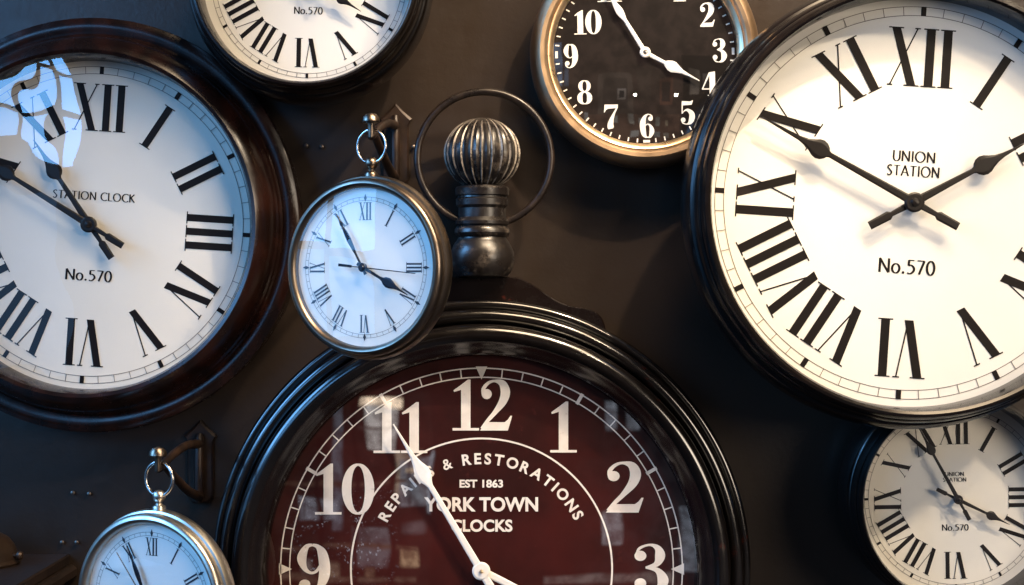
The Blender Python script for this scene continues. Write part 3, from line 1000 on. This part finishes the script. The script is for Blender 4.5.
# ================================================================== HANGING POCKET WATCH CLOCKS
def pocket_clock(label, cpx, cpy, yc, metal, yaw, roll, sec, Rpx=70.3, mirror_hands=None):
    u = (CAM_D + yc) / 1600
    c = P(cpx, cpy, yc)
    t = thing('hanging_clock', label, 'clock', c, (RAD(90), RAD(roll), RAD(-yaw)), 'pocket watch clocks hanging from brackets')
    k = Rpx / 70.3
    f = lambda r, z: (r * u * k, z * u * k)
    mb = MB()
    mb.lathe([f(.01, -31), f(60, -31), f(80, -29), f(87, -25.5), f(89.5, -21), f(89.6, -18.6), f(91.6, -17.6), f(93, -14.5), f(92.8, -9), f(91.6, -6), f(89.6, -5), f(89.2, -3.4), f(88.6, -1)], M[metal], 128)
    mb.build('case', t)
    b = MB()
    b.lathe([f(89.4, -3), f(89.6, .5), f(88.6, 3.0), f(86.6, 4.8), f(84.2, 5.4), f(82, 4.6), f(80.4, 2.8), f(79.4, .8), f(79, -4)], M[metal], 128)
    b.build('bezel', t)
    R = 70.3 * u * k
    d = MB()
    zd = -3.0 * u * k
    d.disc(80 * u * k, zd, M['white'])
    z = zd + .00015
    e = .00018
    for r in (.955, 1.005):
        d.ringband(r * R - e, r * R + e, z, M['ink_thin'])
    uu = u * k
    for i in range(60):
        a = RAD(i * 6)
        T = lambda p, a=a: (p[0] * math.cos(a) + p[1] * math.sin(a), -p[0] * math.sin(a) + p[1] * math.cos(a))
        d.poly([(-e, .955 * R), (e, .955 * R), (e, 1.005 * R), (-e, 1.005 * R)], z, M['ink_thin'], T)
        if i % 5 == 0:
            d.poly([(0, R - 4.6 * uu), (1.7 * uu, R - .6 * uu), (0, R + 3.6 * uu), (-1.7 * uu, R - .6 * uu)], z, M['ink_blue'], T)
    for n in range(12):
        roman(d, n, .68 * R, .925 * R, z, M['ink_blue'], 1.9 * uu, .5 * uu, 1.9 * uu, 6.2 * uu, 1.7 * uu)
    d.build('dial', t, smooth=False)
    hm = M['hand_blue']
    q = lambda pts: [(a * uu, b_ * uu) for a, b_ in pts]
    hh = q([(-8, 1.6), (0, 1.6), (22, 1.3), (25, 2.0), (28, 4.0), (32, 5.2), (36, 4.4), (41, 2.2), (47, 1.1), (58, .3)])
    mh = q([(-8, 1.6), (0, 1.2), (16, 1.1), (22, 1.8), (32, 2.7), (40, 2.2), (47, 1.0), (50, 1.9), (54, 1.0), (62, .3)])
    sh = q([(-27, 1.5), (-12, 1.3), (-11, .4), (0, .62), (62, .40)])
    hand('hour_hand', t, hh, mirror_hands[0], zd + .0030, .0010, hm, 4.2 * uu)
    hand('minute_hand', t, mh, mirror_hands[1], zd + .0048, .0010, hm, 4.6 * uu)
    hand('second_hand', t, sh, sec, zd + .0064, .0007, hm, 2.6 * uu)
    g = MB()
    g.lathe([f(79.6, 1.6), f(60, 2.6), f(30, 3.3), f(.01, 3.5)], M['glass'], 100)
    g.build('glass', t)
    # crown: a turned stem and ball on top of the case, axis = local y
    ax = Matrix(((1, 0, 0), (0, 0, 1), (0, -1, 0)))
    cr = MB()
    cr.lathe([f(7, 89)] + [f(7, 93.6), f(6.2, 95.4), f(4.2, 96.6), f(3.2, 98), f(3.4, 99.6), f(5.2, 101), f(6.4, 103.4), f(6.6, 106), f(5.6, 109), f(3.2, 111), f(.02, 111.6)], M[metal], 32, ctr=(0, 0, -14 * uu), axis=ax)
    crown = cr.build('crown', t)
    rg = MB()
    pts = []
    for i in range(64):
        a = 2 * math.pi * i / 64
        pts.append((16.6 * uu * math.cos(a), (122.3 + 16.8 * math.sin(a)) * uu, -14 * uu))
    rg.tube(pts, (1.25 if Rpx < 70.5 else 1.9) * uu, M['steel'], 12, closed=True)
    rg.build('ring', crown)
    # where the top of the ring is (world), for the bracket that carries it
    Mx = Matrix.Translation(c) @ t.rotation_euler.to_matrix().to_4x4()
    return Mx @ Vector((0, (122.3 + 16.8) * uu, -14 * uu))

PY = -.175
top1 = pocket_clock('dark nickel pocket watch clock hanging from bracket left of the ribbed crown', 363.5, 267.5, PY, 'pocket_brass', 26, .4, 95.5, mirror_hands=(118, -29.5))
top2 = pocket_clock('bright silver pocket watch clock cut off by the bottom of the photo', 149.5, 604, PY, 'pocket_silver', 26, .4, -38, mirror_hands=(118, -25), Rpx=71)

def bracket(label, top, plate_px, plate_py):
    w = P(plate_px, plate_py, 0)
    t = thing('wall_bracket', label, 'bracket', (w.x, 0, w.z), (0, 0, 0), 'iron wall brackets')
    # knob neck just inside the ring's top: the ring rests on the hook bar
    e = Vector((top.x - w.x, top.y, top.z - w.z))          # ring top in bracket space
    pl = MB()
    W_, H_ = .0135, .038
    out = [(-W_, -H_ + .006), (-W_ * .6, -H_), (W_ * .6, -H_), (W_, -H_ + .006), (W_, H_ - .012), (W_ * 1.25, H_ - .006), (W_ * .55, H_ + .002), (0, H_ + .010), (-W_ * .55, H_ + .002), (-W_ * 1.25, H_ - .006), (-W_, H_ - .012)]
    n = len(out)
    vs = [(x, -.0002, z) for x, z in out] + [(x, -.004, z) for x, z in out] + [(x * .86, -.0055, z * .95) for x, z in out]
    fs = [(L * n + i, L * n + (i + 1) % n, (L + 1) * n + (i + 1) % n, (L + 1) * n + i) for L in range(2) for i in range(n)] + [[2 * n + i for i in range(n)]]
    pl.add(vs, fs, M['rust_iron'])
    plate = pl.build('wall_plate', t, angle=25)
    for zz in (.024, -.028):
        s = MB()
        s.lathe([(.0042, 0), (.0040, .0012), (.0025, .0022), (.0001, .0026)], M['screw'], 20, ctr=(0, -.0054, zz), axis=Matrix(((1, 0, 0), (0, 0, -1), (0, 1, 0))))
        s.build('screw', plate)
    sp = MB()
    sp.tube([(0, -.010, -.036), (0, -.011, -.03), (0, -.011, .028), (0, -.009, .034)], [.0036, .0050, .0050, .0036], M['rust_iron'], 14)
    sp.build('hinge_bar', t)
    j = Vector((e.x, e.y + .004, e.z - .0058))             # hook seat: bar under the ring's top
    up = MB()
    a = Vector((0, -.011, .024))
    pts = [a, a.lerp(j, .35) + Vector((0, 0, .006)), a.lerp(j, .7) + Vector((0, 0, .005)), j, j + Vector((0, -.010, .001))]
    pts = [Vector(p) for p in catmull([tuple(q) for q in pts], 8)]
    up.tube(pts, [.0048 - .0014 * i / (len(pts) - 1) for i in range(len(pts))], M['rust_iron'], 12)
    arm = up.build('upper_arm', t)
    lo = MB()
    b = Vector((0, -.011, -.030))
    je = a.lerp(j, .9)
    pts = [b, b.lerp(je, .3) + Vector((0, -.004, -.003)), b.lerp(je, .65) + Vector((0, -.003, -.002)), je]
    pts = [Vector(p) for p in catmull([tuple(q) for q in pts], 8)]
    lo.tube(pts, [.0050 - .0012 * i / (len(pts) - 1) for i in range(len(pts))], M['rust_iron'], 12)
    lo.build('lower_arm', t)
    kn = MB()
    kc = j + Vector((0, -.010, 0))
    kn.lathe([(.0026, -.002), (.0032, .004), (.0030, .009), (.0036, .0115), (.0080, .0118), (.0085, .0130), (.0078, .0165), (.0052, .0196), (.0001, .0209)], M['pocket_brass'], 28, ctr=tuple(kc))
    kn.build('knob', arm)
bracket('iron wall bracket carrying the pocket watch clock beside the ribbed crown', top1, 396, 150)
bracket('iron wall bracket carrying the silver pocket watch clock at bottom left', top2, 201, 466)

# ================================================================== SHELF TOP AND DOME, BOTTOM LEFT
def box(mb, x0, x1, y0, y1, z0, z1, m, bev=.0015):
    r = []
    for z, e in ((z0, 0), (z1 - bev, 0), (z1, bev)):
        r += [(x0 + e, y0 + e, z), (x1 - e, y0 + e, z), (x1 - e, y1, z), (x0 + e, y1, z)]
    fs = [(3, 2, 1, 0), (8, 9, 10, 11)]
    for L in range(2):
        for i in range(4):
            fs.append((L * 4 + i, L * 4 + (i + 1) % 4, L * 4 + 4 + (i + 1) % 4, L * 4 + 4 + i))
    mb.add(r, fs, m)
t = thing('wooden_ledge', 'dark brown wooden ledge jutting from the wall in the bottom left corner', 'ledge', (-.62, 0, -.30), (0, 0, 0))
mb = MB()
box(mb, -.20, .1614, -.26, -.001, .0190, .0287, M['board'])
mb.build('top_board', t, smooth=False)
mb = MB()
box(mb, -.20, .1690, -.27, -.001, .0070, .0180, M['board'], .004)
mb.build('lower_moulding', t, smooth=False)
mb = MB()
box(mb, -.19, .1560, -.25, -.001, -.18, .0068, M['board'])
mb.build('body', t, smooth=False)
t = thing('metal_dome', 'dull bronze dome with a small side knob lying on the wooden ledge', 'dome', (-.5385, -.062, -.2711), (0, 0, 0))
mb = MB()
mb.lathe([(.0450, 0), (.0462, .002), (.0455, .0042), (.0440, .0055), (.0430, .010), (.0400, .018), (.0340, .0255), (.0250, .0308), (.0130, .0335), (.0001, .0342)], M['dome'], 72)
shell = mb.build('shell', t)
mb = MB()
mb.lathe([(.0022, -.004), (.0022, .003), (.0040, .0040), (.0046, .0064), (.0036, .0088), (.0001, .0096)], M['dome'], 24, ctr=(.0425, -.006, .0095), axis=Matrix(((0, 0, 1), (0, 1, 0), (-1, 0, 0))))
mb.build('knob', shell)

# ================================================================== SCREWS LEFT IN THE WALL
AX = Matrix(((1, 0, 0), (0, 0, -1), (0, 1, 0)))
def screw(px, py, label):
    c = P(px, py, 0)
    mb = MB()
    mb.lathe([(.0012, .0002), (.0012, .0025), (.0023, .0030), (.0021, .0040), (.0012, .0046), (.0001, .0047)], M['screw'], 16, axis=AX)
    o = mb.build('wall_screw')
    o.location = c
    o['label'] = label
    o['category'] = 'screw'
    o['group'] = 'small screws left in the dark wall'
screw(73.5, 492.5, 'small screw head in the wall, upper left of the four left of the silver clock')
screw(90, 493.5, 'small screw head in the wall, upper right of the four left of the silver clock')
screw(63, 542, 'small screw head in the wall, lower left of the four left of the silver clock')
screw(77.5, 542, 'small screw head in the wall, lower right of the four left of the silver clock')
screw(306.5, 146, 'small screw head in the wall, left of the pair beside the red brown clock')
screw(322, 147, 'small screw head in the wall, right of the pair beside the red brown clock')
screw(413.5, 147, 'small screw head in the wall between bracket plate and the crown ring')
